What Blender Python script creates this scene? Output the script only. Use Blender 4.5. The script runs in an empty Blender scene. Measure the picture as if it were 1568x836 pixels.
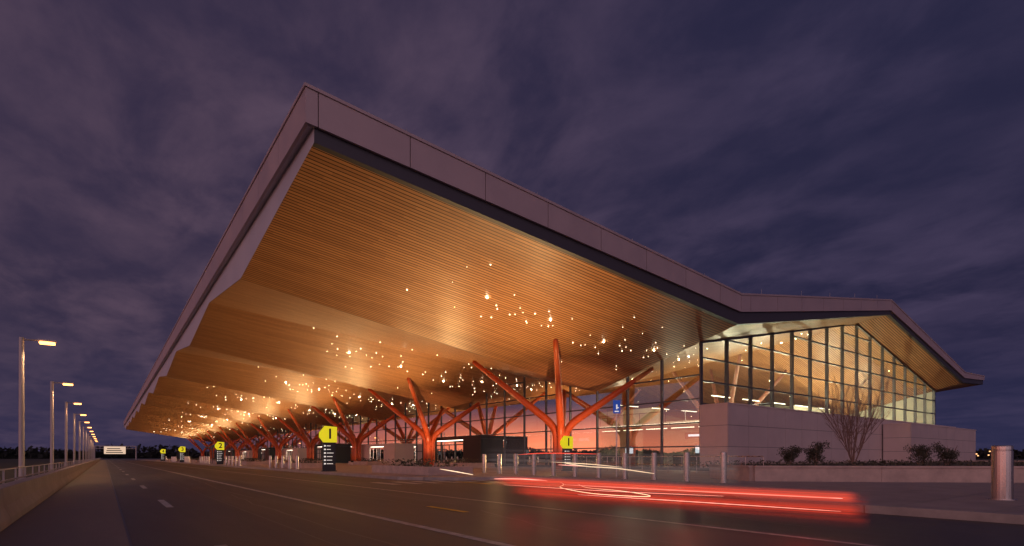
import bpy, bmesh, math, random
from mathutils import Vector, Matrix
random.seed(7)
S=bpy.context.scene
S.view_settings.view_transform='Standard'; S.view_settings.look='None'; S.view_settings.exposure=0
COL=S.collection
# ---------------------------------------------------------------- helpers
def link(o,parent=None):
    COL.objects.link(o)
    if parent: o.parent=parent
    return o
def empty(name,loc=(0,0,0)):
    o=bpy.data.objects.new(name,None); o.location=loc; return link(o)
class MB:
    def __init__(s): s.v=[];s.f=[];s.m=[]
    def add(s,vs,fs,mi=0):
        b=len(s.v); s.v+= [tuple(p) for p in vs]; s.f+=[tuple(b+i for i in f) for f in fs]; s.m+=[mi]*len(fs)
    def quad(s,a,b,c,d,mi=0): s.add([a,b,c,d],[(0,1,2,3)],mi)
    def box(s,x0,x1,y0,y1,z0,z1,mi=0):
        s.add([(x0,y0,z0),(x1,y0,z0),(x1,y1,z0),(x0,y1,z0),(x0,y0,z1),(x1,y0,z1),(x1,y1,z1),(x0,y1,z1)],
        [(0,3,2,1),(4,5,6,7),(0,1,5,4),(1,2,6,5),(2,3,7,6),(3,0,4,7)],mi)
    def beam(s,a,b,w,h,mi=0):
        a=Vector(a);b=Vector(b);d=(b-a).normalized()
        up=Vector((0,0,1)) if abs(d.z)<.95 else Vector((1,0,0))
        x=d.cross(up).normalized()*w/2; y=x.cross(d).normalized()*h/2
        s.add([a-x-y,a+x-y,a+x+y,a-x+y,b-x-y,b+x-y,b+x+y,b-x+y],
        [(0,3,2,1),(4,5,6,7),(0,1,5,4),(1,2,6,5),(2,3,7,6),(3,0,4,7)],mi)
    def tube(s,pts,rad,n=10,mi=0,cap=True):
        pts=[Vector(p) for p in pts]; rings=[]; vs=[];fs=[]
        ref=None
        for i,p in enumerate(pts):
            d=(pts[min(i+1,len(pts)-1)]-pts[max(i-1,0)]).normalized()
            if ref is None:
                ref=Vector((1,0,0)) if abs(d.x)<.9 else Vector((0,1,0))
            x=(ref-d*ref.dot(d)).normalized(); ref=x; y=d.cross(x)
            for k in range(n):
                a=2*math.pi*k/n; vs.append(p+(x*math.cos(a)+y*math.sin(a))*rad[i])
        for i in range(len(pts)-1):
            for k in range(n):
                a=i*n+k;b=i*n+(k+1)%n; fs.append((a,b,b+n,a+n))
        if cap: fs.append(tuple(range(n-1,-1,-1))); fs.append(tuple(range((len(pts)-1)*n,len(pts)*n)))
        s.add(vs,fs,mi)
    def obj(s,name,mats,parent=None,smooth=False,loc=None,bevel=0):
        me=bpy.data.meshes.new(name); me.from_pydata(s.v,[],s.f)
        if not isinstance(mats,(list,tuple)): mats=[mats]
        for m in mats: me.materials.append(m)
        me.polygons.foreach_set('material_index',s.m)
        if smooth: me.polygons.foreach_set('use_smooth',[True]*len(s.f))
        me.update(); o=bpy.data.objects.new(name,me)
        if loc: o.location=loc
        if bevel:
            b=o.modifiers.new('bevel','BEVEL'); b.width=bevel; b.segments=2; b.limit_method='ANGLE'
        return link(o,parent)
def nt(m): return m.node_tree.nodes,m.node_tree.links
def mat(name,col,rough=.6,metal=0,noise=0,nscale=3,bump=0,bscale=20,emit=None,estr=0,spec=.5,stretch=(1,1,1)):
    m=bpy.data.materials.new(name); m.use_nodes=True; N,L=nt(m); b=N['Principled BSDF']
    b.inputs['Base Color'].default_value=(*col,1); b.inputs['Roughness'].default_value=rough
    b.inputs['Metallic'].default_value=metal; b.inputs['Specular IOR Level'].default_value=spec
    if noise or bump:
        tc=N.new('ShaderNodeTexCoord'); mp=N.new('ShaderNodeMapping'); mp.inputs['Scale'].default_value=stretch
        L.new(tc.outputs['Object'],mp.inputs[0])
    if noise:
        n=N.new('ShaderNodeTexNoise'); n.inputs['Scale'].default_value=nscale; n.inputs['Detail'].default_value=6; n.inputs['Roughness'].default_value=.65
        L.new(mp.outputs[0],n.inputs['Vector'])
        r=N.new('ShaderNodeMapRange'); r.inputs[1].default_value=.3;r.inputs[2].default_value=.7;r.inputs[3].default_value=1-noise;r.inputs[4].default_value=1+noise
        L.new(n.outputs[0],r.inputs[0])
        x=N.new('ShaderNodeVectorMath'); x.operation='SCALE'; x.inputs[0].default_value=col; L.new(r.outputs[0],x.inputs['Scale'])
        L.new(x.outputs[0],b.inputs['Base Color'])
        r2=N.new('ShaderNodeMapRange'); r2.inputs[1].default_value=.3;r2.inputs[2].default_value=.7;r2.inputs[3].default_value=max(.05,rough-.12);r2.inputs[4].default_value=min(1,rough+.12)
        L.new(n.outputs[0],r2.inputs[0]); L.new(r2.outputs[0],b.inputs['Roughness'])
    if bump:
        n2=N.new('ShaderNodeTexNoise'); n2.inputs['Scale'].default_value=bscale; n2.inputs['Detail'].default_value=4
        L.new(mp.outputs[0],n2.inputs['Vector']); bp=N.new('ShaderNodeBump'); bp.inputs['Strength'].default_value=bump; bp.inputs['Distance'].default_value=.02
        L.new(n2.outputs[0],bp.inputs['Height']); L.new(bp.outputs[0],b.inputs['Normal'])
    if emit:
        b.inputs['Emission Color'].default_value=(*emit,1); b.inputs['Emission Strength'].default_value=estr
    return m
# ---------------------------------------------------------------- materials
asphalt=mat('asphalt',(.082,.07,.066),.52,noise=.45,nscale=.55,bump=.35,bscale=60,stretch=(1,.1,1))
concrete=mat('concrete',(.34,.275,.25),.75,noise=.22,nscale=1.2,bump=.2,bscale=25)
kerbm=mat('kerb_concrete',(.4,.33,.29),.75,noise=.2,nscale=2)
paint=mat('road_paint',(.5,.47,.43),.6,noise=.5,nscale=5)
ypaint=mat('yellow_paint',(.8,.55,.04),.6,noise=.4,nscale=5)
grass=mat('dry_grass',(.035,.035,.02),.95,noise=.5,nscale=.3)
fasc=mat('fascia_metal',(.54,.43,.44),.45,metal=.25,noise=.06,nscale=.6)
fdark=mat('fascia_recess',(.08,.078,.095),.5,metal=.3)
flight=mat('inner_fascia_panel',(.62,.6,.66),.5,metal=.2,noise=.05,nscale=.5)
roofm=mat('roof_membrane',(.35,.33,.33),.8,noise=.1)
redcol=mat('red_column_paint',(.58,.105,.03),.34,noise=.08,nscale=1.5)
palecol=mat('interior_column_paint',(.36,.16,.11),.4,noise=.08,nscale=1.5)
mull=mat('mullion',(.12,.12,.13),.4,metal=.5)
panel=mat('metal_panel',(.64,.52,.50),.5,metal=.1,noise=.07,nscale=.7)
steel=mat('brushed_steel',(.6,.55,.53),.3,metal=1,noise=.12,nscale=8,stretch=(1,1,.05))
lampmetal=mat('lamp_paint',(.42,.38,.38),.45,metal=.3)
black=mat('black_panel',(.012,.012,.014),.35)
yellow=mat('yellow_sign',(.7,.62,.0),.5,emit=(.9,.82,.02),estr=.6)
whitee=mat('sign_white',(.8,.8,.8),.5,emit=(1,.95,.85),estr=.6)
bluesign=mat('blue_sign',(.02,.08,.4),.5,emit=(.02,.12,.7),estr=.25)
screen=mat('display_screen',(.1,.1,.12),.3,emit=(.75,.85,1),estr=1.6)
lampglow=mat('lamp_glow',(1,.6,.3),.5,emit=(1,.40,.10),estr=6)
starm=mat('star_glow',(1,.8,.5),.5,emit=(1,.8,.5),estr=20)
starb=mat('star_glow_bright',(1,.8,.5),.5,emit=(1,.78,.5),estr=90)
linglow=mat('linear_light',(1,.85,.6),.5,emit=(1,.88,.68),estr=4.5)
bark=mat('bark',(.26,.16,.13),.9,noise=.3,nscale=6)
leaf=mat('shrub_leaf',(.075,.07,.045),.7,noise=.5,nscale=4)
leafd=mat('tree_leaf',(.02,.022,.018),.9,noise=.4,nscale=.4)
soil=mat('soil',(.06,.04,.03),.95,noise=.4,nscale=3)
stone=mat('planter_stone',(.5,.38,.33),.75,noise=.2,nscale=2,bump=.3,bscale=8)
inwall=mat('interior_wall',(.6,.58,.48),.7,noise=.1)
infloor=mat('terrazzo',(.3,.27,.24),.3,noise=.15)
gold=mat('gantry_panel',(.5,.4,.3),.6,emit=(1,.72,.5),estr=.7)

def wood_mat():
    m=bpy.data.materials.new('wood_slats'); m.use_nodes=True; N,L=nt(m); b=N['Principled BSDF']
    tc=N.new('ShaderNodeTexCoord'); sp=N.new('ShaderNodeSeparateXYZ'); L.new(tc.outputs['Object'],sp.inputs[0])
    def M(op,a,b2=None):
        n=N.new('ShaderNodeMath'); n.operation=op
        for i,x in enumerate((a,b2)):
            if x is None: continue
            if isinstance(x,(int,float)): n.inputs[i].default_value=x
            else: L.new(x,n.inputs[i])
        return n.outputs[0]
    vs=M('DIVIDE',sp.outputs['Y'],.22); fr=M('FRACT',vs); idx=M('FLOOR',vs)
    gap=M('LESS_THAN',fr,.26)
    wn0=N.new('ShaderNodeTexWhiteNoise'); wn0.noise_dimensions='1D'; L.new(idx,wn0.inputs['W'])
    uu=M('FLOOR',M('ADD',M('DIVIDE',sp.outputs['X'],3.66),M('MULTIPLY',wn0.outputs[0],1.0)))
    cb=N.new('ShaderNodeCombineXYZ'); L.new(idx,cb.inputs[0]); L.new(uu,cb.inputs[1])
    wn=N.new('ShaderNodeTexWhiteNoise'); wn.noise_dimensions='2D'; L.new(cb.outputs[0],wn.inputs['Vector'])
    mp=N.new('ShaderNodeMapping'); mp.inputs['Scale'].default_value=(.6,9,.6); L.new(tc.outputs['Object'],mp.inputs[0])
    ns=N.new('ShaderNodeTexNoise'); ns.inputs['Scale'].default_value=2.5; ns.inputs['Detail'].default_value=5; L.new(mp.outputs[0],ns.inputs['Vector'])
    f=M('ADD',M('MULTIPLY',wn.outputs[0],.6),M('MULTIPLY',ns.outputs[0],.45))
    cr=N.new('ShaderNodeValToRGB'); cr.color_ramp.elements[0].color=(.45,.20,.085,1); cr.color_ramp.elements[1].color=(.70,.355,.16,1)
    L.new(f,cr.inputs[0])
    mx=N.new('ShaderNodeMixRGB'); L.new(gap,mx.inputs[0]); L.new(cr.outputs[0],mx.inputs[1]); mx.inputs[2].default_value=(.05,.018,.008,1)
    L.new(mx.outputs[0],b.inputs['Base Color']); b.inputs['Roughness'].default_value=.42; b.inputs['Specular IOR Level'].default_value=.35
    bp=N.new('ShaderNodeBump'); bp.inputs['Distance'].default_value=.03; bp.inputs['Strength'].default_value=.4; bp.invert=True
    L.new(gap,bp.inputs['Height']); L.new(bp.outputs[0],b.inputs['Normal'])
    return m
wood=wood_mat()
def glass_mat(name,refl,tint):
    m=bpy.data.materials.new(name); m.use_nodes=True; N,L=nt(m); N.clear()
    o=N.new('ShaderNodeOutputMaterial'); mx=N.new('ShaderNodeMixShader'); t=N.new('ShaderNodeBsdfTransparent'); g=N.new('ShaderNodeBsdfGlossy')
    t.inputs[0].default_value=(*tint,1); g.inputs[0].default_value=(.95,.95,1,1); g.inputs['Roughness'].default_value=.01
    lw=N.new('ShaderNodeLayerWeight'); lw.inputs[0].default_value=.3
    r=N.new('ShaderNodeMapRange'); r.inputs[3].default_value=refl; r.inputs[4].default_value=.95; L.new(lw.outputs['Fresnel'],r.inputs[0])
    L.new(r.outputs[0],mx.inputs[0]); L.new(t.outputs[0],mx.inputs[1]); L.new(g.outputs[0],mx.inputs[2]); L.new(mx.outputs[0],o.inputs[0])
    return m
glass=glass_mat('facade_glass',.28,(.68,.70,.64)); glass2=glass_mat('end_glass',.1,(.78,.88,.82))

# ---------------------------------------------------------------- world
W=bpy.data.worlds.new('World'); S.world=W; W.use_nodes=True; N=W.node_tree.nodes; L=W.node_tree.links; N.clear()
def wM(op,a,b=None,c=None,clamp=False):
    n=N.new('ShaderNodeMath'); n.operation=op; n.use_clamp=clamp
    for i,x in enumerate((a,b,c)):
        if x is None: continue
        if isinstance(x,(int,float)): n.inputs[i].default_value=x
        else: L.new(x,n.inputs[i])
    return n.outputs[0]
def wmix(f,a,b,mode='MIX'):
    n=N.new('ShaderNodeMixRGB'); n.blend_type=mode
    for i,x in enumerate((f,a,b)):
        if isinstance(x,(int,float)): n.inputs[i].default_value=x
        elif isinstance(x,tuple): n.inputs[i].default_value=(*x,1)
        else: L.new(x,n.inputs[i])
    return n.outputs[0]
def smooth(x,a,b):
    n=N.new('ShaderNodeMapRange'); n.interpolation_type='SMOOTHSTEP'; n.inputs[1].default_value=a;n.inputs[2].default_value=b; L.new(x,n.inputs[0]); return n.outputs[0]
tc=N.new('ShaderNodeTexCoord'); sp=N.new('ShaderNodeSeparateXYZ'); L.new(tc.outputs['Generated'],sp.inputs[0])
X,Y,Z=sp.outputs; zc=wM('MAXIMUM',Z,0.0); den=wM('ADD',zc,.17)
cb=N.new('ShaderNodeCombineXYZ'); L.new(wM('DIVIDE',X,den),cb.inputs[0]); L.new(wM('DIVIDE',Y,den),cb.inputs[1])
def wnoise(scale,rot,sc,detail,rough,dist):
    mp=N.new('ShaderNodeMapping'); mp.inputs['Rotation'].default_value=(0,0,rot); mp.inputs['Scale'].default_value=sc; L.new(cb.outputs[0],mp.inputs[0])
    n=N.new('ShaderNodeTexNoise'); n.inputs['Scale'].default_value=scale; n.inputs['Detail'].default_value=detail; n.inputs['Roughness'].default_value=rough; n.inputs['Distortion'].default_value=dist; L.new(mp.outputs[0],n.inputs['Vector']); return n.outputs[0]
cA=smooth(wnoise(2.1,.2,(1.7,1.0,1),8,.55,.4),.38,.66)
cC=smooth(wnoise(6.5,-.5,(1.2,.9,1),6,.6,.3),.35,.7)
cB=smooth(wnoise(.55,.2,(1,1,1),3,.5,0),.35,.62)
az=smooth(wM('SUBTRACT',X,Y),-.9,.6)
dark=wmix(az,(.034,.025,.056),(.019,.018,.050)); lit=wmix(az,(.112,.070,.108),(.056,.043,.092))
cf=wM('ADD',wM('MULTIPLY',cA,.68),wM('MULTIPLY',cC,.32))
c=wmix(wM('MULTIPLY',cf,wM('ADD',wM('MULTIPLY',cB,.6),.4)),dark,lit)
c=wmix(wM('MULTIPLY',wM('SUBTRACT',1.0,smooth(Z,.0,.24)),.5),c,(.030,.031,.082))
# west sunset glow (direction -u)
G=wM('MAXIMUM',wM('ADD',wM('MULTIPLY',X,-.96),wM('MULTIPLY',Y,.15)),0.0)
g1=wM('MULTIPLY',smooth(G,.25,.9),wM('SUBTRACT',1.0,smooth(Z,.0,.105)))
c=wmix(1.0,c,wmix(g1,(0,0,0),(1.7,.38,.08)),'ADD')
back=smooth(wM('ADD',wM('MULTIPLY',X,-.75),wM('MULTIPLY',Y,-.65)),-.1,.9)
g2=wM('MULTIPLY',back,wM('SUBTRACT',1.0,smooth(Z,.1,.98)))
c=wmix(1.0,c,wmix(g2,(0,0,0),(.72,.46,.50)),'ADD')
sky=N.new('ShaderNodeTexSky'); sky.sky_type='NISHITA'; sky.sun_disc=False; sky.sun_elevation=math.radians(-3); sky.sun_rotation=math.radians(-90)
c=wmix(.04,c,sky.outputs[0],'ADD')
bg=N.new('ShaderNodeBackground'); L.new(c,bg.inputs[0]); bg.inputs[1].default_value=1.0
wo=N.new('ShaderNodeOutputWorld'); L.new(bg.outputs[0],wo.inputs[0])

# ---------------------------------------------------------------- camera
cd=bpy.data.cameras.new('camera'); cam=bpy.data.objects.new('camera',cd); link(cam)
cam.location=(0,0,1.1); cam.rotation_euler=(math.pi/2,0,-math.radians(36.87)); cd.lens=19.1; cd.sensor_width=36; cd.shift_y=.18
cd.clip_start=.1; cd.clip_end=6000; S.camera=cam

# ---------------------------------------------------------------- ground / roads
m=MB(); m.quad((-3000,-3000,-.16),(3000,-3000,-.16),(3000,3000,-.16),(-3000,3000,-.16)); m.obj('ground',grass)
m=MB(); m.quad((-1.2,-40,0),(120,-40,0),(120,600,0),(-1.2,600,0)); m.obj('road',asphalt)
m=MB(); m.box(-1.6,-1.2,-40,600,-.5,-.004); 
m.quad((-1.2,-40,.004),(.25,-40,.004),(.25,600,.004),(-1.2,600,.004)); m.obj('road_shoulder',mat('shoulder_concrete',(.2,.155,.13),.65,noise=.35,nscale=.8,bump=.2,bscale=30,stretch=(1,.2,1)))
m=MB()
for k in range(60):
    v=-4+k*9.0; m.quad((1.08,v,.006),(1.22,v,.006),(1.22,v+2.6,.006),(1.08,v+2.6,.006))
for a,b in ((3.93,4.07),(7.55,7.66)):
    m.quad((a,-30,.006),(b,-30,.006),(b,600,.006),(a,600,.006))
for k in range(8):
    m.quad((9.2+k*.95,20.2,.008),(9.65+k*.95,20.2,.008),(9.65+k*.95,22.6,.008),(9.2+k*.95,22.6,.008))
m.obj('lane_marking',paint)
m=MB()
m.quad((5.7,9.2,.01),(5.84,9.2,.01),(5.84,10.8,.01),(5.7,10.8,.01)); m.quad((12.5,18.2,.012),(12.7,18.2,.012),(12.7,21,.012),(12.5,21,.012)); m.obj('yellow_marking',ypaint)
m=MB()
for u,w in ((.25,.03),(2.3,.02),(5.8,.02)):
    m.quad((u,-30,.0045),(u+w,-30,.0045),(u+w,600,.0045),(u,600,.0045))
for v in range(-3,120,6): m.quad((-1.19,v,.0055),(.24,v,.0055),(.24,v+.02,.0055),(-1.19,v+.02,.0055))
for (u,v,n,du,dv_) in ((2.9,6,14,.12,1.0),(5.2,3,10,.25,.7),(6.6,11,12,-.15,1.2),(8.9,4,10,.3,.6),(3.2,16,14,.1,1.5)):
    p=(u,v)
    for i in range(n):
        q=(p[0]+du*random.uniform(-1,2)*.5,p[1]+dv_*random.uniform(.6,1.2)); w=.012+random.random()*.012
        m.quad((p[0]-w,p[1],.0048),(p[0]+w,p[1],.0048),(q[0]+w,q[1],.0048),(q[0]-w,q[1],.0048)); p=q
m.obj('pavement_joint',black)
def prism(m,poly,z0,z1,mt=0,ms=1):
    n=len(poly); m.add([(x,y,z1) for x,y in poly],[tuple(range(n))],mt)
    for i in range(n):
        a=poly[i];b=poly[(i+1)%n]; m.add([(a[0],a[1],z0),(b[0],b[1],z0),(b[0],b[1],z1),(a[0],a[1],z1)],[(0,1,2,3)],ms)
sw=[(12,-30),(100,-30),(100,280),(11.5,280),(11.5,24.5),(12.2,23.2),(13.6,22.3),(15.6,21.6),(17,20.4),(17.6,18.6),(17.6,12.4),(17.1,11),(15.8,9.6),(13.8,8),(12.7,6.4),(12.1,4.4)]
m=MB(); prism(m,sw,-.1,.15); 
m.obj('sidewalk',[concrete,kerbm])
m=MB()
for i in range(4,len(sw)):
    a=sw[i];b=sw[(i+1)%len(sw)] if i<len(sw)-1 else sw[0]
    m.beam((a[0],a[1],.08),(b[0],b[1],.08),.2,.155)
m.beam((11.5,280,.08),(11.5,24.5,.08),.2,.155)
m.obj('kerb',kerbm)
m=MB()
for k in range(80): m.quad((11.7,25+k*3,.154),(34,25+k*3,.154),(34,25.02+k*3,.154),(11.7,25.02+k*3,.154))
for k in range(10): m.quad((12.2,-8+k*1.5,.154),(20,-8+k*1.5,.154),(20,-7.98+k*1.5,.154),(12.2,-7.98+k*1.5,.154))
m.obj('sidewalk_joint',black)

# parapet with rail
m=MB()
prof=[(-1.55,0),(-1.22,0),(-1.22,.12),(-1.3,.3),(-1.32,.6),(-1.55,.6)]
for k in range(100):
    v0=-12+k*6;v1=v0+5.97; n=len(prof)
    vs=[(x,v0,z) for x,z in prof]+[(x,v1,z) for x,z in prof]
    m.add(vs,[tuple(range(n-1,-1,-1)),tuple(range(n,2*n))]+[(i,(i+1)%n,(i+1)%n+n,i+n) for i in range(n)])
m.obj('parapet_wall',concrete,bevel=.015)
m=MB()
for k in range(200): m.box(-2.65,-2.6,-12+k*3,-11.95+k*3,-.16,.72)
for z in (.3,.68): m.box(-2.66,-2.61,-12,590,z,z+.045)
m.obj('guard_rail',lampmetal)

# ---------------------------------------------------------------- roof geometry
UB=[5.76,34.3,60.8,84.6,93.2]; BASE=[11.15,6.8,13.6,7.0,9.3]; SL=[.11,.25,.1,.25,.11]; TOP=[14.5,12.15,16.35,11.6,11.9]
V0=20.0; VL=33.5; PER=22.8; VE=250.0
def interp(u,arr):
    if u<=UB[0]: return arr[0]
    for i in range(4):
        if u<=UB[i+1]: t=(u-UB[i])/(UB[i+1]-UB[i]); return arr[i]*(1-t)+arr[i+1]*t
    return arr[-1]
def dv(v):
    if v<VL: return VL-v
    x=(v-VL)%PER; return min(x,PER-x)
def soff(u,v): return interp(u,BASE)+interp(u,SL)*dv(v)
term=empty('airport_terminal')
us=[]
for i in range(4):
    n=8 if i<3 else 2
    us+=[UB[i]+(UB[i+1]-UB[i])*k/n for k in range(n)]
us.append(UB[-1]); us[0]+=.35
br=[V0+.3]; 
k=0
while True:
    a=VL+k*PER/2
    if a>=VE: break
    br.append(a);k+=1
br.append(VE)
vs_=[]
for i in range(len(br)-1): vs_+=[br[i]+(br[i+1]-br[i])*j/4 for j in range(4)]
vs_.append(VE)
m=MB(); vv=[(u,v,soff(u,v)) for v in vs_ for u in us]; nu=len(us)
m.add(vv,[(j*nu+i,(j+1)*nu+i,(j+1)*nu+i+1,j*nu+i+1) for j in range(len(vs_)-1) for i in range(nu-1)])
m.obj('wood_soffit',wood,term)
m=MB()
for i in range(4): m.quad((UB[i],V0,TOP[i]-.05),(UB[i+1],V0,TOP[i+1]-.05),(UB[i+1],VE,TOP[i+1]-.05),(UB[i],VE,TOP[i]-.05))
m.obj('roof_top',roofm,term)
FH=[1.38,1.25,1.05,.75,.6]
m=MB(); u=UB[0]; cuts=[UB[0]+.45]
while cuts[-1]<93.2-3.66: cuts.append(cuts[-1]+3.66)
cuts=sorted(set(cuts+UB[1:]+[UB[0]]))
for a,b in zip(cuts[:-1],cuts[1:]):
    if b-a<.05: continue
    g=.018
    ta,tb=interp(a,TOP),interp(b,TOP); ha,hb=interp(a,FH),interp(b,FH)
    a2,b2=a+(g if a>UB[0] else 0),b-g
    m.add([(a2,V0,ta-ha),(b2,V0,tb-hb),(b2,V0,tb-.13),(a2,V0,ta-.13),(a2,V0+.12,ta-ha),(b2,V0+.12,tb-hb),(b2,V0+.12,tb-.13),(a2,V0+.12,ta-.13)],
     [(0,1,2,3),(4,7,6,5),(0,4,5,1),(3,2,6,7),(0,3,7,4),(1,5,6,2)],0)
    m.add([(a,V0-.05,ta-.12),(b,V0-.05,tb-.12),(b,V0-.05,tb),(a,V0-.05,ta),(a,V0+.3,ta-.12),(b,V0+.3,tb-.12),(b,V0+.3,tb),(a,V0+.3,ta)],
     [(0,1,2,3),(0,4,5,1),(3,2,6,7)],0)
    a3=max(a,UB[0]+.36)
    if b>a3:
        t3=interp(a3,TOP)
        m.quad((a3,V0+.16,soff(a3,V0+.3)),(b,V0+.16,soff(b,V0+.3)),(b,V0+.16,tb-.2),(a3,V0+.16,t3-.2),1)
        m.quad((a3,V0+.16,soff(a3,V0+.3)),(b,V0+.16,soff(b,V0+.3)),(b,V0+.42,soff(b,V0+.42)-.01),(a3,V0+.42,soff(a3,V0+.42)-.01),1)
v=V0+.122; x0=UB[0]; t=TOP[0]
while v<VE:
    w=min(v+3.66,VE)
    m.box(x0,x0+.12,v+(.012 if v>V0+.2 else 0.0),w-.012,t-1.38,t-.13,0)
    v=w
m.box(x0-.05,x0-.001,V0-.05,VE,t-.12,t,0); m.box(x0,x0+.3,V0+.31,VE,t-.12,t,0)
m.obj('roof_fascia',[fasc,fdark],term)
m=MB()
for a,b in zip(vs_[:-1],vs_[1:]):
    m.quad((x0+.35,a-(.14 if a<V0+.4 else 0),soff(x0,a)-.02),(x0+.35,b,soff(x0,b)-.02),(x0+.35,b,t-.3),(x0+.35,a-(.14 if a<V0+.4 else 0),t-.3))
    m.quad((x0+.125,a,t-1.3),(x0+.35,a,t-1.3),(x0+.35,b,t-1.3),(x0+.125,b,t-1.3))
m.obj('inner_fascia',flight,term)
m=MB()
for k,u in enumerate([10,17,24,31,38,44,49,54,59,64,70,76]): m.tube([(u,V0+.6,interp(u,TOP)-.05),(u,V0+.6,interp(u,TOP)+.55)],[.015,.01],5)
m.obj('lightning_rod',lampmetal,term)
m=MB(); 
for i in range(4): m.quad((UB[i],VE,TOP[i]),(UB[i+1],VE,TOP[i+1]),(UB[i+1],VE,soff(UB[i+1],VE)),(UB[i],VE,soff(UB[i],VE)))
m.obj('far_fascia',fasc,term)

# ---------------------------------------------------------------- glazing
UG=34.3; VG=23.1; VGE=246
vset=[VG]; 
while vset[-1]<VGE-3.42: vset.append(vset[-1]+3.42)
m=MB(); fr=MB()
allv=sorted(set(vset+[b for b in br if VG<b<vset[-1]]))
for a,b in zip(allv[:-1],allv[1:]): m.quad((UG,a,.15),(UG,b,.15),(UG,b,soff(UG,b)+.05),(UG,a,soff(UG,a)+.05))
m.obj('front_glazing',glass,term)
for i,v in enumerate(vset):
    fr.box(UG-.1,UG+.16,v-.06,v+.06,.15,soff(UG,v)+.02)
    if i<len(vset)-1:
        w=vset[i+1]; top=min(soff(UG,v),soff(UG,w))
        z=1.9
        while z<top-.1:
            fr.box(UG-.05,UG+.1,v+.06,w-.06,z-.05,z+.05); z+=1.72
        fr.box(UG-.05,UG+.12,v+.06,w-.06,.15,.35)
uset=[UG]
while uset[-1]<84.6: uset.append(min(uset[-1]+3.35,84.6))
m=MB(); allu=sorted(set(uset+[60.8]))
for a,b in zip(allu[:-1],allu[1:]): m.quad((a,VG,.15),(b,VG,.15),(b,VG,soff(b,VG)+.05),(a,VG,soff(a,VG)+.05))
m.obj('end_glazing',glass2,term)
for i,u in enumerate(uset[1:-1]+[84.6]):
    fr.box(u-.07,u+.07,VG-.1,VG+.18,4.6,soff(u,VG)+.02)
for i in range(len(uset)-1):
    a,b=uset[i],uset[i+1]; top=min(soff(a,VG),soff(b,VG)); z=4.95
    while z<top-.1: fr.box(a+.07,b-.07,VG-.05,VG+.12,z-.055,z+.055); z+=1.67
    fr.beam((a,VG,soff(a,VG)-.06),(b,VG,soff(b,VG)-.06),.16,.12)
fr.obj('curtain_wall_frame',mull,term)
m=MB(); m.box(84.6,84.9,VG,VGE,.1,9.5); m.box(UG,84.6,VGE,VGE+.3,.1,7)
m.obj('rear_wall',inwall,term)
def panelbox(name,u0,u1,v0,v1,h,pw,ph):
    m=MB(); m.box(u0+.04,u1-.04,v0+.04,v1,.1,h-.06,1); g=.014
    n=max(1,round((u1-u0)/pw)); w=(u1-u0)/n; r=max(1,round((h-.35)/ph)); hh=(h-.35)/r
    for i in range(n):
        for j in range(r): m.box(u0+i*w+g,u0+(i+1)*w-g,v0,v0+.035,.35+j*hh+g-.2*(j==0),.35+(j+1)*hh-g)
    n=max(1,round((v1-v0)/pw)); w=(v1-v0)/n
    for i in range(n):
        for j in range(r): m.box(u0,u0+.035,v0+i*w+g+(.03 if i==0 else 0),v0+(i+1)*w-g,.35+j*hh+g,.35+(j+1)*hh-g)
    m.box(u0-.05,u1+.05,v0-.05,v1,h-.05,h+.04)
    m.obj(name,[panel,fdark],term)
panelbox('panel_wall',34.0,84.0,20.8,23.0,4.8,2.6,1.5)
panelbox('panel_annex',60.8,82.0,18.4,20.7,4.3,2.6,1.35)
# interior
m=MB(); m.box(UG+.3,84.5,VG+.3,VGE,.152,.17); m.obj('interior_floor',infloor,term)
m=MB()
m.box(48,84.5,VG+1.5,VGE-1,4.5,4.9); 
for k in range(20): m.box(58,58.3,26+k*11,34+k*11,.2,4.5)
m.obj('mezzanine',inwall,term)
m=MB(); fm=MB()
m.box(42,82,62.0,62.2,4.9,7.4); m.box(70,81,34,34.2,4.9,7.8)
for k in range(14): fm.box(42+k*3,42.14+k*3,61.85,61.95,4.9,9.0)
fm.box(42,82,61.8,61.84,7.4,7.55)
for k in range(30): fm.box(47.9,47.96,VG+2+k*3,VG+2.06+k*3,4.9,5.95)
fm.box(47.88,47.98,VG+2,VG+90,5.95,6.02)
for k in range(1,9):
    m.box(66,66.4,27+k*24,41+k*24,4.9,8.6)
m.obj('interior_partition',inwall,term); fm.obj('interior_partition_frame',mull,term)
m=MB()
for k in range(60):
    m.box(47.6,47.66,VG+2+k*3.6,VG+5.4+k*3.6,4.62,4.7)
    m.box(52,52.08,VG+2+k*3.6,VG+5+k*3.6,4.42,4.48)
for k in range(9): m.box(50+k*3.6,52.6+k*3.6,VG+1.42,VG+1.48,4.62,4.7)
for k in range(5): m.box(51+k*6,54.4+k*6,33,33.08,7.55,7.62); m.box(49+k*6,52.4+k*6,44,44.08,7.25,7.32)
m.obj('linear_light_strip',linglow,term)
m=MB()
for k in range(26):
    v=28+k*8+random.uniform(-1,1); m.box(40,41.2,v,v+random.uniform(2,4.5),.17,1.3,0); m.box(44,44.6,v+2,v+3.2,.17,2.3,0)
    m.box(43.9,43.95,v+2.1,v+3.1,1.5,2.2,1)
    if k%2==0: m.box(45,45.1,v,v+5,2.9,3.5,0); m.box(44.94,44.98,v+.2,v+1.8,3.0,3.4,1); m.box(44.94,44.98,v+2.4,v+4.6,3.1,3.3,1)
m.obj('check_in_counter',[black,screen],term)
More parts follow.
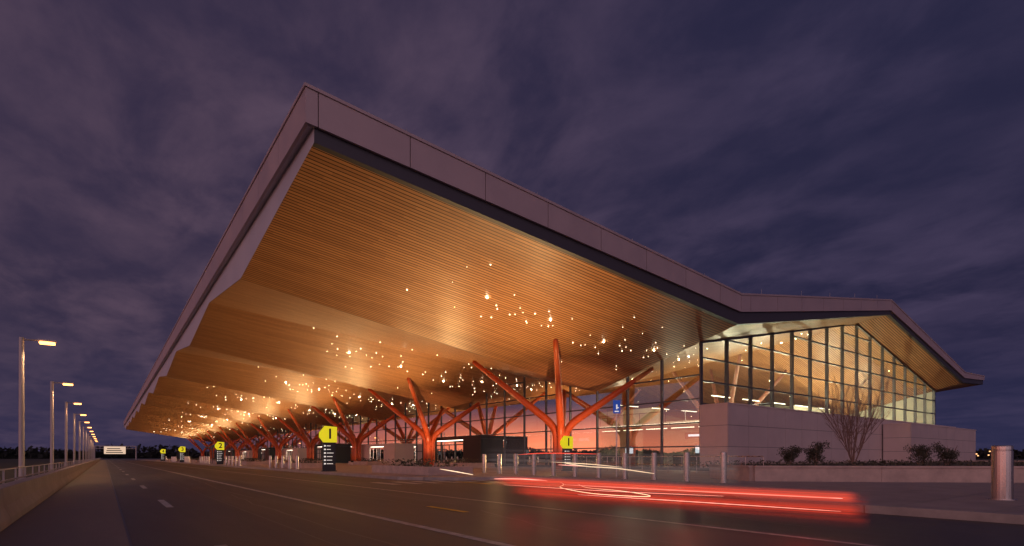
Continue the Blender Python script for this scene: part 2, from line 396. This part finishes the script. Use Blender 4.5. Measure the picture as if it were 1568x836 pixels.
for i,(a,b,h,lit_) in enumerate([(47,60,3.4,0),(68,80,3.0,1),(92,105,3.4,0),(114,126,3,1),(138,150,3.4,0),(160,172,3,1),(184,196,3.4,0)]):
    m=MB(); x0,x1=31.2,34.1
    m.box(x0,x1,a,b,h-.35,h,0); m.box(x0+.002,x0+.15,a,a+3.5,.15,h-.352,0); m.box(x0+.2,x1,a+.004,a+.15,.15,h-.36,0); m.box(x0+.002,x0+.15,b-3.5,b,.15,h-.352,0)
    m.box(x0,x0+.1,a+3.52,b-3.52,2.45,2.55,0)
    for q in range(1,4): 
        vq=a+3.5+(b-a-7)*q/4; m.box(x0,x0+.08,vq-.04,vq+.04,.15,2.44,0)
    m.box(x0+.5,x0+1.5,a+2,b-2,h-.38,h-.354,1)
    m.obj('entrance_vestibule',[black if not lit_ else panel,linglow],term)

# ---------------------------------------------------------------- tree columns
def tree_column(uc,vc,name='branching_column',mt=redcol,parent=None):
    m=MB(); a=5.2
    for sx in (-1,1):
        for sy in (-1,1):
            o=.27; eu=uc+sx*a; ev=vc+sy*a; ez=soff(eu,ev)
            p0=Vector((uc+sx*o,vc+sy*o,.15)); p1=Vector((uc+sx*o,vc+sy*o,2.7)); p3=Vector((eu,ev,ez-.12))
            c1=Vector((uc+sx*o,vc+sy*o,3.6)); p2=c1.lerp(p3,.16)
            pts=[p0,p0.lerp(p1,.5)]; rad=[.31,.31]
            for k in range(9):
                t=k/8; q=p1*(1-t)**2+c1*2*t*(1-t)+p2*t*t; pts.append(q); rad.append(.315)
            for k in range(1,9):
                t=k/8; pts.append(p2.lerp(p3,t)); rad.append(.315-.135*t)
            pts.append(p3+Vector((0,0,.3))); rad.append(.07)
            m.tube(pts,rad,14)
    m.tube([(uc,vc,.15),(uc,vc,.22),(uc,vc,.28)],[.8,.8,.7],24)
    return m.obj(name,mt,parent,smooth=True)
for k in range(10): tree_column(30.2,VL+k*PER)
for k in range(2): tree_column(62,VL+5+k*PER,'interior_branching_column',palecol,term)

# ---------------------------------------------------------------- star lights
def star_mesh(pts,name,mt,parent):
    m=MB(); 
    for (u,v,r) in pts:
        z=soff(u,v)-.07
        vs=[(u+r,v,z),(u-r,v,z),(u,v+r,z),(u,v-r,z),(u,v,z+r),(u,v,z-r)]
        m.add(vs,[(0,2,4),(2,1,4),(1,3,4),(3,0,4),(2,0,5),(1,2,5),(3,1,5),(0,3,5)])
    return m.obj(name,mt,parent)
small=[];big=[]
for k in range(10):
    o=k*PER
    for (bu,bv) in ((17.9,26.3),(22.8,26.3),(28.0,26.6),(32.2,25.6)):
        big.append((bu+random.uniform(-.5,.5)*(k>0),bv+o+random.uniform(-1,1)*(k>0),.055))
        for j in range(12): small.append((min(33.6,bu+random.gauss(.4,2.3)),bv+o+random.gauss(0,1.9),random.choice((.018,.022,.028))*(1+k*.12)))
    for j in range(8 if k else 0): small.append((random.uniform(12,33),VL+o-PER/2+random.uniform(-5,5),.028))
    for j in range(30): small.append((random.uniform(36,82),VL+o+random.uniform(-9,9),random.choice((.04,.055))))
    for j in range(4): big.append((random.uniform(36,66),VL+o+random.uniform(-9,9),.06))
star_mesh(small,'star_lights_small',starm,term); star_mesh(big,'star_lights_bright',starb,term)

# ---------------------------------------------------------------- lights
def light(kind,name,loc,power,col,target=None,size=.2,angle=150,blend=.8,parent=None):
    l=bpy.data.lights.new(name,kind); l.energy=power; l.color=col
    if kind in('POINT','SPOT'): l.shadow_soft_size=size
    if kind=='SPOT': l.spot_size=math.radians(angle); l.spot_blend=blend
    o=bpy.data.objects.new(name,l); o.location=loc
    if target: o.rotation_euler=(Vector(target)-Vector(loc)).to_track_quat('-Z','Y').to_euler()
    return link(o,parent)
warm=(1,.60,.25)
def uplight(u,v,target,P,ang=150):
    fx=empty('canopy_uplight'); m=MB()
    m.tube([(u,v,.15),(u,v,.5)],[.05,.05],8); m.tube([(u,v,.5),(u,v,.72)],[.16,.2],14,1); m.obj('housing',[steel,black],fx)
    light('SPOT','lamp',(u,v,.8),P,warm,target,.4,ang,1,fx)
for k in range(10):
    vc=VL+k*PER
    uplight(24,vc-6,(17,vc-8,12),3900 if k else 3100); uplight(24,vc+8,(18,vc+5,12),2900)
uplight(18.8,26.5,(12,24,12),2500)  # extra uplight, added only to brighten the front of the first bay
light('SPOT','column_uplight',(28.0,29.6,.4),1300,(1,.5,.25),(30.2,33.5,6),.2,80,.8)
light('SPOT','column_uplight',(28.0,52.4,.4),1100,(1,.5,.25),(30.2,56.3,6),.2,80,.8)
inn=(1,.87,.60)
for k in range(8):
    light('POINT','interior_lamp',(42,30+k*26,4.0),850,inn,None,.3,parent=term)
for (u,v,p) in ((44,29,700),(53,30,1500),(62,31,1900),(72,30,1300),(80,29,500)):
    light('POINT','interior_lamp',(u,v,6.2),p,inn,None,.3,parent=term)
for v in (48,80,126): light('POINT','interior_lamp',(56,v,7.0),2600,inn,None,.3,parent=term)
for v in (74,120,166): light('POINT','vestibule_lamp',(32.6,v,2.3),90,(1,.85,.6),None,.3,parent=term)

# ---------------------------------------------------------------- street lamps
for k in range(12):
    v=40+21.6*k; u=-3.64; H=7.85
    e=empty('street_lamp',(u,v,-.16)); m=MB()
    m.box(-.16,.16,-.16,.16,0,.12); m.tube([(0,0,.1),(0,0,H)],[.13,.11],12)
    m.tube([(0,0,H-.12),(.55,0,H-.08),(.75,0,H-.06)],[.05,.045,.04],8)
    m.obj('pole',lampmetal,e,smooth=False)
    m=MB(); m.add([(.65,-.1,H-.1),(.65,.1,H-.1),(1.45,.19,H-.13),(1.45,-.19,H-.13),(.65,-.1,H-.02),(.65,.1,H-.02),(1.45,.19,H-.01),(1.45,-.19,H-.01)],[(0,1,2,3),(4,7,6,5),(0,4,5,1),(1,5,6,2),(2,6,7,3),(3,7,4,0)])
    m.obj('head',lampmetal,e)
    m=MB(); m.box(.72,1.42,-.17,.17,H-.27,H-.135); m.obj('lens',lampglow,e,bevel=.05)
    l=light('SPOT','lamp',(1.1,0,H-.34),1000,(1,.55,.25),(1.5,0,0),.15,150,.6); l.parent=e

# ---------------------------------------------------------------- bollards
def bollard(u,v,r,h,z=.15):
    m=MB(); m.tube([(0,0,0),(0,0,.02),(0,0,.021)],[r*1.35,r*1.35,r*1.02],24)
    m.tube([(0,0,.02),(0,0,h-.13),(0,0,h-.12),(0,0,h-.1),(0,0,h-.095),(0,0,h-.03),(0,0,h-.01),(0,0,h)],[r,r,r*.93,r*.93,r,r,r*.95,r*.8],24)
    return m.obj('steel_bollard',steel,None,loc=(u,v,z))
for k in range(11): bollard(18.5,11.5+1.6*k,.12,1.15)
bollard(16.1,3.15,.19,1.22)
for k in range(26): bollard(12.3,45+k*2.2+(k//5)*12,.12,1.1)

# ---------------------------------------------------------------- planters
def planter(u0,u1,v0,v1,h,z=.15,plants=True):
    e=empty('concrete_planter')
    m=MB(); t=.25
    m.box(u0,u0+t,v0,v1,z,z+h); m.box(u1-t,u1,v0,v1,z,z+h); m.box(u0+t,u1-t,v0,v0+t,z,z+h); m.box(u0+t,u1-t,v1-t,v1,z,z+h)
    m.obj('wall',stone,e); m=MB(); m.box(u0+t+.005,u1-t-.005,v0+t+.005,v1-t-.005,z,z+h-.08); m.obj('soil',soil,e)
    m=MB()
    for i in range(500):
        x=random.uniform(u0+t,u1-t);y=random.uniform(v0+t,v1-t);zz=z+h-.08+random.random()**1.5*.45
        s=random.uniform(.05,.12); a=Vector([random.gauss(0,1) for _ in range(3)]).normalized()*s; b=Vector([random.gauss(0,1) for _ in range(3)]).normalized()*s
        p=Vector((x,y,zz)); m.add([p,p+a,p+a+b,p+b],[(0,1,2,3)])
    m.obj('groundcover',leaf,e)
for k in range(8):
    planter(13.6,16.4,25.5+k*PER,33+k*PER,.45)
    planter(25.2,28.2,26+k*PER+14,34+k*PER+12,.45)
e=empty('raised_planter_bed'); poly=[(20.8,11.6),(24,8.3),(28.5,4.2),(34,.5),(44,-4),(75,-4),(75,18),(33.5,20),(22.5,14.5)]
m=MB(); n=len(poly)
for i in range(n):
    a=poly[i];b=poly[(i+1)%n]; m.beam((a[0],a[1],.42),(b[0],b[1],.42),.35,.55); m.beam((a[0],a[1],.732),(b[0],b[1],.732),.45,.07)
m.obj('wall',stone,e); m=MB(); prism(m,poly,.1,.62); m.obj('bed_soil',[soil,soil],e)
m=MB()
for i in range(5000):
    x=random.uniform(22,50);y=random.uniform(-2,19)
    if x+y<34 : continue
    p=Vector((x,y,.6+random.random()**2*.3)); s=random.uniform(.04,.11); a=Vector([random.gauss(0,1) for _ in range(3)]).normalized()*s; b=Vector([random.gauss(0,1) for _ in range(3)]).normalized()*s
    m.add([p,p+a,p+a+b,p+b],[(0,1,2,3)])
m.obj('groundcover',leaf,e)

def shrub(u,v,z,R,H,n=2600):
    e=MB(); 
    for j in range(9):
        a=random.uniform(0,6.28); e.tube([(0,0,0),(math.cos(a)*R*.4,math.sin(a)*R*.4,H*.5),(math.cos(a)*R*.7,math.sin(a)*R*.7,H*.85)],[.02,.014,.005],5,1)
    cl=[(Vector((random.gauss(0,R*.36),random.gauss(0,R*.36),H*random.uniform(.3,.85))),random.uniform(.28,.48)*R) for _ in range(18)]
    for i in range(n):
        c,r=random.choice(cl); p=c+Vector([random.gauss(0,1) for _ in range(3)]).normalized()*r*random.uniform(.5,1.1)
        if p.z<.05: continue
        s=random.uniform(.025,.055); a=Vector([random.gauss(0,1) for _ in range(3)]).normalized()*s; b=Vector([random.gauss(0,1) for _ in range(3)]).normalized()*s
        e.add([p,p+a,p+a+b,p+b],[(0,1,2,3)],0)
    e.obj('shrub',[leaf,bark],None,loc=(u,v,z))
shrub(28.2,13.8,.6,.55,1.1); shrub(29.6,13.1,.6,.55,1.35); shrub(33.6,9.8,.6,.65,1.2); shrub(34.9,9.0,.6,.65,1.3)
def bare_tree(u,v,z,H):
    m=MB()
    def grow(p,d,l,r,dep):
        pts=[p];rad=[r];q=p.copy();dd=d.copy()
        for i in range(3):
            dd=(dd+Vector([random.gauss(0,.07) for _ in range(3)])+Vector((0,0,.05))).normalized(); q=q+dd*l/3; pts.append(q.copy()); rad.append(r*(1-.13*(i+1)))
        m.tube(pts,rad,5,0,False)
        if dep==0: return
        for k in range(3 if dep>1 else 4):
            t=random.choice(pts[1:]); nd=(dd+Vector([random.gauss(0,.3) for _ in range(3)])+Vector((0,0,.15))).normalized()
            grow(t,nd,l*random.uniform(.6,.8),r*.62,dep-1)
    for k in range(8):
        a=k*.8+random.uniform(-.2,.2); grow(Vector((0,0,0)),Vector((math.cos(a)*.4,math.sin(a)*.4,1)).normalized(),H*.46,.034,4)
    m.obj('bare_tree',bark,None,loc=(u,v,z))
bare_tree(33.1,12.7,.6,4.6)
def leafy_tree(u,v,z,H,name='small_tree'):
    m=MB(); m.tube([(0,0,0),(.05,0,H*.3),(0,.05,H*.7)],[.12,.08,.03],7,1)
    for j in range(7):
        a=random.uniform(0,6.28); m.tube([(0,0,H*.3),(math.cos(a)*H*.2,math.sin(a)*H*.2,H*.6)],[.05,.015],5,1)
    cl=[(Vector((random.gauss(0,H*.16),random.gauss(0,H*.16),H*random.uniform(.35,.95))),random.uniform(.08,.16)*H) for _ in range(18)]
    for i in range(2200):
        c,r=random.choice(cl); p=c+Vector([random.gauss(0,1) for _ in range(3)]).normalized()*r*random.uniform(.4,1.15)
        s=random.uniform(.05,.11); a=Vector([random.gauss(0,1) for _ in range(3)]).normalized()*s; b=Vector([random.gauss(0,1) for _ in range(3)]).normalized()*s
        m.add([p,p+a,p+a+b,p+b],[(0,1,2,3)],0)
    m.obj(name,[leaf,bark],None,loc=(u,v,z))
leafy_tree(82,12,0,3.8); leafy_tree(60,8.5,.6,2.0)
m=MB()
def band(a0,a1,R,hmin,hmax,n):
    for i in range(n):
        a=math.radians(random.uniform(a0,a1)); r=R*random.uniform(.95,1.1); hh=hmin+(hmax-hmin)*(.5+.3*math.sin(a*31)+.2*math.sin(a*83+1))
        x=r*math.sin(a);y=r*math.cos(a); z=random.random()**.8*hh*random.uniform(.7,1.1); s=random.uniform(1.0,2.6)
        A=Vector([random.gauss(0,1) for _ in range(3)]).normalized()*s;B=Vector([random.gauss(0,1) for _ in range(3)]).normalized()*s
        p=Vector((x,y,z)); m.add([p-A,p-B,p+A,p+B],[(0,1,2,3)])
band(-60,8,620,6,14,9000); band(72,110,600,5,12,6000)
for i in range(60):
    a=math.radians(-60+i*1.15);b=math.radians(-60+(i+1)*1.15+.2)
    m.quad((640*math.sin(a),640*math.cos(a),-.2),(640*math.sin(b),640*math.cos(b),-.2),(640*math.sin(b),640*math.cos(b),6),(640*math.sin(a),640*math.cos(a),6))
m.obj('distant_trees',leafd)

# ---------------------------------------------------------------- overhead gantry
e=empty('overhead_gantry_sign'); m=MB(); v=300
for u in (-3.5,11.5): m.tube([(u,v,-.1),(u,v,6.2)],[.3,.26],10)
m.beam((-3.5,v,6.1),(11.5,v,6.1),.35,.35); m.beam((-3.5,v,5.0),(11.5,v,5.0),.25,.25)
for k in range(9): m.beam((-3.5+k*1.65,v,5.0),(-2.7+k*1.65,v,6.1),.12,.12)
m.obj('frame',lampmetal,e); m=MB(); m.box(-.2,7.6,v-.4,v-.2,2.6,5.9,0)
for k in range(3): m.box(.5+k*.2,6.6-k*.5,v-.43,v-.405,3.1+k*.85,3.45+k*.85,1)
m.obj('panel',[gold,black],e)
def shelter(u,v):
    e=empty('bus_shelter',(u,v,.15)); m=MB()
    for x in (0,1.6):
        for y in (0,3,6): m.box(x-.05,x+.05,y-.05,y+.05,0,2.5)
    m.box(-.3,1.9,-.3,6.3,2.5,2.64); m.box(1.1,1.5,.5,5.5,.42,.48)
    for y in (.8,5.2): m.box(1.2,1.4,y-.03,y+.03,0,.42)
    m.obj('frame',mull,e); m=MB(); m.box(1.59,1.61,.06,5.94,.2,2.4); m.obj('glass',glass2,e)
shelter(13.5,96); shelter(13.5,142)

# ---------------------------------------------------------------- totem signs
def text(body,size,mt,parent,loc,rot=(math.pi/2,0,0)):
    c=bpy.data.curves.new('txt','FONT'); c.body=body; c.size=size; c.extrude=.004; c.align_x='CENTER'; c.align_y='CENTER'; c.materials.append(mt); c.offset=size*.02
    o=bpy.data.objects.new('label',c); o.location=loc; o.rotation_euler=rot; link(o,parent); return o
def totem(u,v,num,sc=1):
    e=empty('wayfinding_totem_sign',(u,v,.15)); e.scale=(sc,sc,sc); e.rotation_euler=(0,0,-math.radians(10))
    m=MB(); m.box(-.42,.42,-.14,.14,0,1.95); m.box(-.5,.5,-.2,.2,0,.06); m.obj('body',black,e)
    m=MB(); P=[(-.35,1.96),(.5,1.96),(.5,3.0),(-.28,3.06),(-.62,2.62),(-.62,2.3)]
    n=len(P); m.add([(x,-.16,z) for x,z in P]+[(x,.16,z) for x,z in P],[tuple(range(n)),tuple(range(2*n-1,n-1,-1))]+[(i,i+n,(i+1)%n+n,(i+1)%n) for i in range(n)]); m.obj('head',yellow,e)
    text(num,.95,black,e,(.05,-.17,2.5))
    m=MB()
    for r in range(6):
        z=1.75-r*.24; m.box(-.34,-.22,-.148,-.142,z-.08,z+.02); m.box(-.16,-.16+random.uniform(.25,.48),-.148,-.142,z-.05,z-.01); 
    m.obj('listing',whitee,e)
totem(12.1,36.7,'1'); totem(12.5,82.5,'2'); totem(12,122,'3'); totem(12,165,'4'); totem(25.9,28.1,'1',.8)
e=empty('blue_parking_sign',(19.6,17.8,.15)); m=MB(); m.tube([(0,0,0),(0,0,3.7)],[.035,.035],8); m.obj('post',steel,e)
m=MB(); m.box(-.17,.17,-.05,-.035,3.05,3.68); ob=m.obj('plate',bluesign,e); m=MB(); m.tube([(0,-.06,3.47),(0,-.06,3.25)],[.035,.03],6); m.box(-.1,.1,-.058,-.052,3.12,3.17); m.box(-.03,.1,-.058,-.052,3.3,3.34); m.obj('symbol',whitee,e); e.rotation_euler=(0,0,-.6)
m=MB()
for k in range(16): m.tube([(27.5+k*.0,14.8+k*1.0,.15),(27.5,14.8+k*1.0,1.15)],[.02,.02],6)
m.tube([(27.5,14.8,1.15),(27.5,29.8,1.15)],[.025,.025],6); m.tube([(27.5,14.8,.65),(27.5,29.8,.65)],[.02,.02],6)
m.obj('metal_railing',steel)

# ---------------------------------------------------------------- moving car (long exposure)
def streak(name,col,strength,amax,scz,lo=.25,seed=0):
    m=bpy.data.materials.new(name); m.use_nodes=True; N,L=nt(m); N.clear()
    o=N.new('ShaderNodeOutputMaterial'); mx=N.new('ShaderNodeMixShader'); t=N.new('ShaderNodeBsdfTransparent'); g=N.new('ShaderNodeEmission')
    g.inputs[0].default_value=(*col,1); g.inputs[1].default_value=strength
    tc=N.new('ShaderNodeTexCoord'); sp=N.new('ShaderNodeSeparateXYZ'); L.new(tc.outputs['UV'],sp.inputs[0])
    mp=N.new('ShaderNodeMapping'); mp.inputs['Scale'].default_value=(.5,scz,1); mp.inputs['Location'].default_value=(seed,seed,0); L.new(tc.outputs['UV'],mp.inputs[0])
    n=N.new('ShaderNodeTexNoise'); n.inputs['Scale'].default_value=2; n.inputs['Detail'].default_value=4; L.new(mp.outputs[0],n.inputs['Vector'])
    def MR(x,a,b,c,d):
        q=N.new('ShaderNodeMapRange'); q.interpolation_type='SMOOTHSTEP'
        for i,z in enumerate((a,b,c,d)): q.inputs[i+1].default_value=z
        L.new(x,q.inputs[0]); return q.outputs[0]
    def MU(a,b):
        q=N.new('ShaderNodeMath'); q.operation='MULTIPLY'
        for i,x in enumerate((a,b)):
            if isinstance(x,(int,float)): q.inputs[i].default_value=x
            else: L.new(x,q.inputs[i])
        return q.outputs[0]
    f=MU(MU(MR(sp.outputs[0],0,.12,0,1),MR(sp.outputs[0],.97,1,1,0)),MU(MR(sp.outputs[1],0,.4,0,1),MR(sp.outputs[1],.6,1,1,0)))
    f=MU(MU(f,MR(n.outputs[0],.35,.65,lo,1)),amax)
    L.new(f,mx.inputs[0]); L.new(t.outputs[0],mx.inputs[1]); L.new(g.outputs[0],mx.inputs[2]); L.new(mx.outputs[0],o.inputs[0]); return m
def ribbon(name,pl,pr,mt,parent):
    n=len(pl); me=bpy.data.meshes.new(name); vs=list(pl)+list(pr); me.from_pydata(vs,[],[(i,i+1,i+1+n,i+n) for i in range(n-1)])
    uv=me.uv_layers.new(name='UV')
    for p in me.polygons:
        for li in p.loop_indices:
            vi=me.loops[li].vertex_index; uv.data[li].uv=((vi%n)/(n-1),0 if vi<n else 1)
    me.materials.append(mt); o=bpy.data.objects.new(name,me); return link(o,parent)
car=empty('moving_car_light_trails')
def path(a,b,n=24): return [tuple(Vector(a).lerp(Vector(b),i/(n-1))) for i in range(n)]
L0=(6.24,9.07);R0=(7.8,2.9)
s1=streak('red_streak',(1,.10,.055),1.0,.95,6,.4)
s1b=streak('red_streak_lower',(.95,.075,.04),.75,.85,6,.3,3)
s2=streak('red_haze',(.7,.06,.035),.5,.55,5,.3,1)
s3=streak('body_haze',(.42,.30,.29),.36,.55,8,.2,5)
ribbon('tail_light_upper',path((*L0,.52),(*R0,.48)),path((*L0,.76),(*R0,.67)),s1,car)
ribbon('tail_light_lower',path((6.6,9.0,.32),(8.0,2.95,.28)),path((6.6,9.0,.56),(8.0,2.95,.50)),s1b,car)
ribbon('bumper_glow',path((6.9,9.0,.12),(8.2,2.9,.10)),path((6.9,9.0,.70),(8.2,2.9,.66)),s2,car)
ribbon('body_smear',path((7.2,11.0,.5),(8.6,5.0,.5)),path((7.2,11.0,1.42),(8.6,5.0,1.36)),s3,car)
pinke=mat('trail_core',(1,.4,.3),.5,emit=(1,.42,.32),estr=1.5); yele=mat('trail_yellow',(1,.8,.4),.5,emit=(1,.72,.45),estr=1.6); rede=mat('trail_red',(1,.1,.05),.5,emit=(1,.08,.04),estr=1.0)
def trail(name,pts,r,mt):
    P=[Vector(p) for p in pts]; out=[]
    P=[P[0]]+P+[P[-1]]
    for i in range(1,len(P)-2):
        for k in range(6):
            t=k/6; a,b,c,d=P[i-1:i+3]; out.append(.5*((2*b)+(c-a)*t+(2*a-5*b+4*c-d)*t*t+(3*b-a-3*c+d)*t**3))
    out.append(P[-2]); n=len(out); m=MB(); m.tube(out,[r*(.2+.8*math.sin(math.pi*(i+.3)/(n+.6))) for i in range(n)],6); m.obj(name,mt,car,smooth=True)
trail('core_1',[(6.3,9.0,.665),(6.45,8.3,.68),(6.6,7.7,.66)],.016,pinke)
trail('core_2',[(6.7,7.4,.6),(7.1,5.8,.585),(7.5,4.2,.57),(7.75,3.1,.56)],.010,pinke)
trail('core_3',[(6.4,8.8,.55),(6.9,6.6,.52),(7.4,4.6,.52)],.004,pinke)
trail('core_4',[(6.9,7.2,.42),(7.4,5.2,.40),(7.95,3.2,.37)],.005,pinke)
trail('loop',[(6.70,7.5,.66),(6.74,7.4,.60),(6.72,7.45,.54),(6.9,6.8,.46),(7.12,5.9,.45),(7.14,5.8,.48),(7.02,6.3,.53),(6.86,6.9,.56),(6.8,7.1,.62)],.005,yele)
trail('headlight_a',[(8.1,8.9,.98),(8.5,8.6,.9),(9.0,8.2,.86),(9.7,7.7,.74)],.013,yele)
trail('headlight_b',[(6.9,12.3,.8),(7.2,12.1,.74),(7.6,11.8,.65)],.011,yele)
trail('headlight_c',[(8.3,9.3,.93),(8.6,8.7,.9)],.014,pinke)
trail('headlight_d',[(9.2,10.6,.98),(9.6,9.6,.93),(10.0,8.9,.86)],.009,yele)
trail('high_brake',[(7.6,9.9,1.16),(7.8,9.2,1.19),(8.2,8.0,1.17)],.012,rede)
for t in (0,.33,.66,1): light('POINT','tail_light_spill',(6.5+1.2*t,8.4-4.8*t,.55),3,(1,.08,.04),None,.3,parent=car)
m=MB()
for i in range(14):
    a=math.radians(random.uniform(76,84)); r=420; x=r*math.sin(a);y=r*math.cos(a); z=random.uniform(1.5,5); s=.3
    m.box(x-s,x+s,y-s,y+s,z-s,z+s)
m.obj('distant_lights',mat('distant_glow',(1,.6,.3),.5,emit=(1,.5,.2),estr=2))
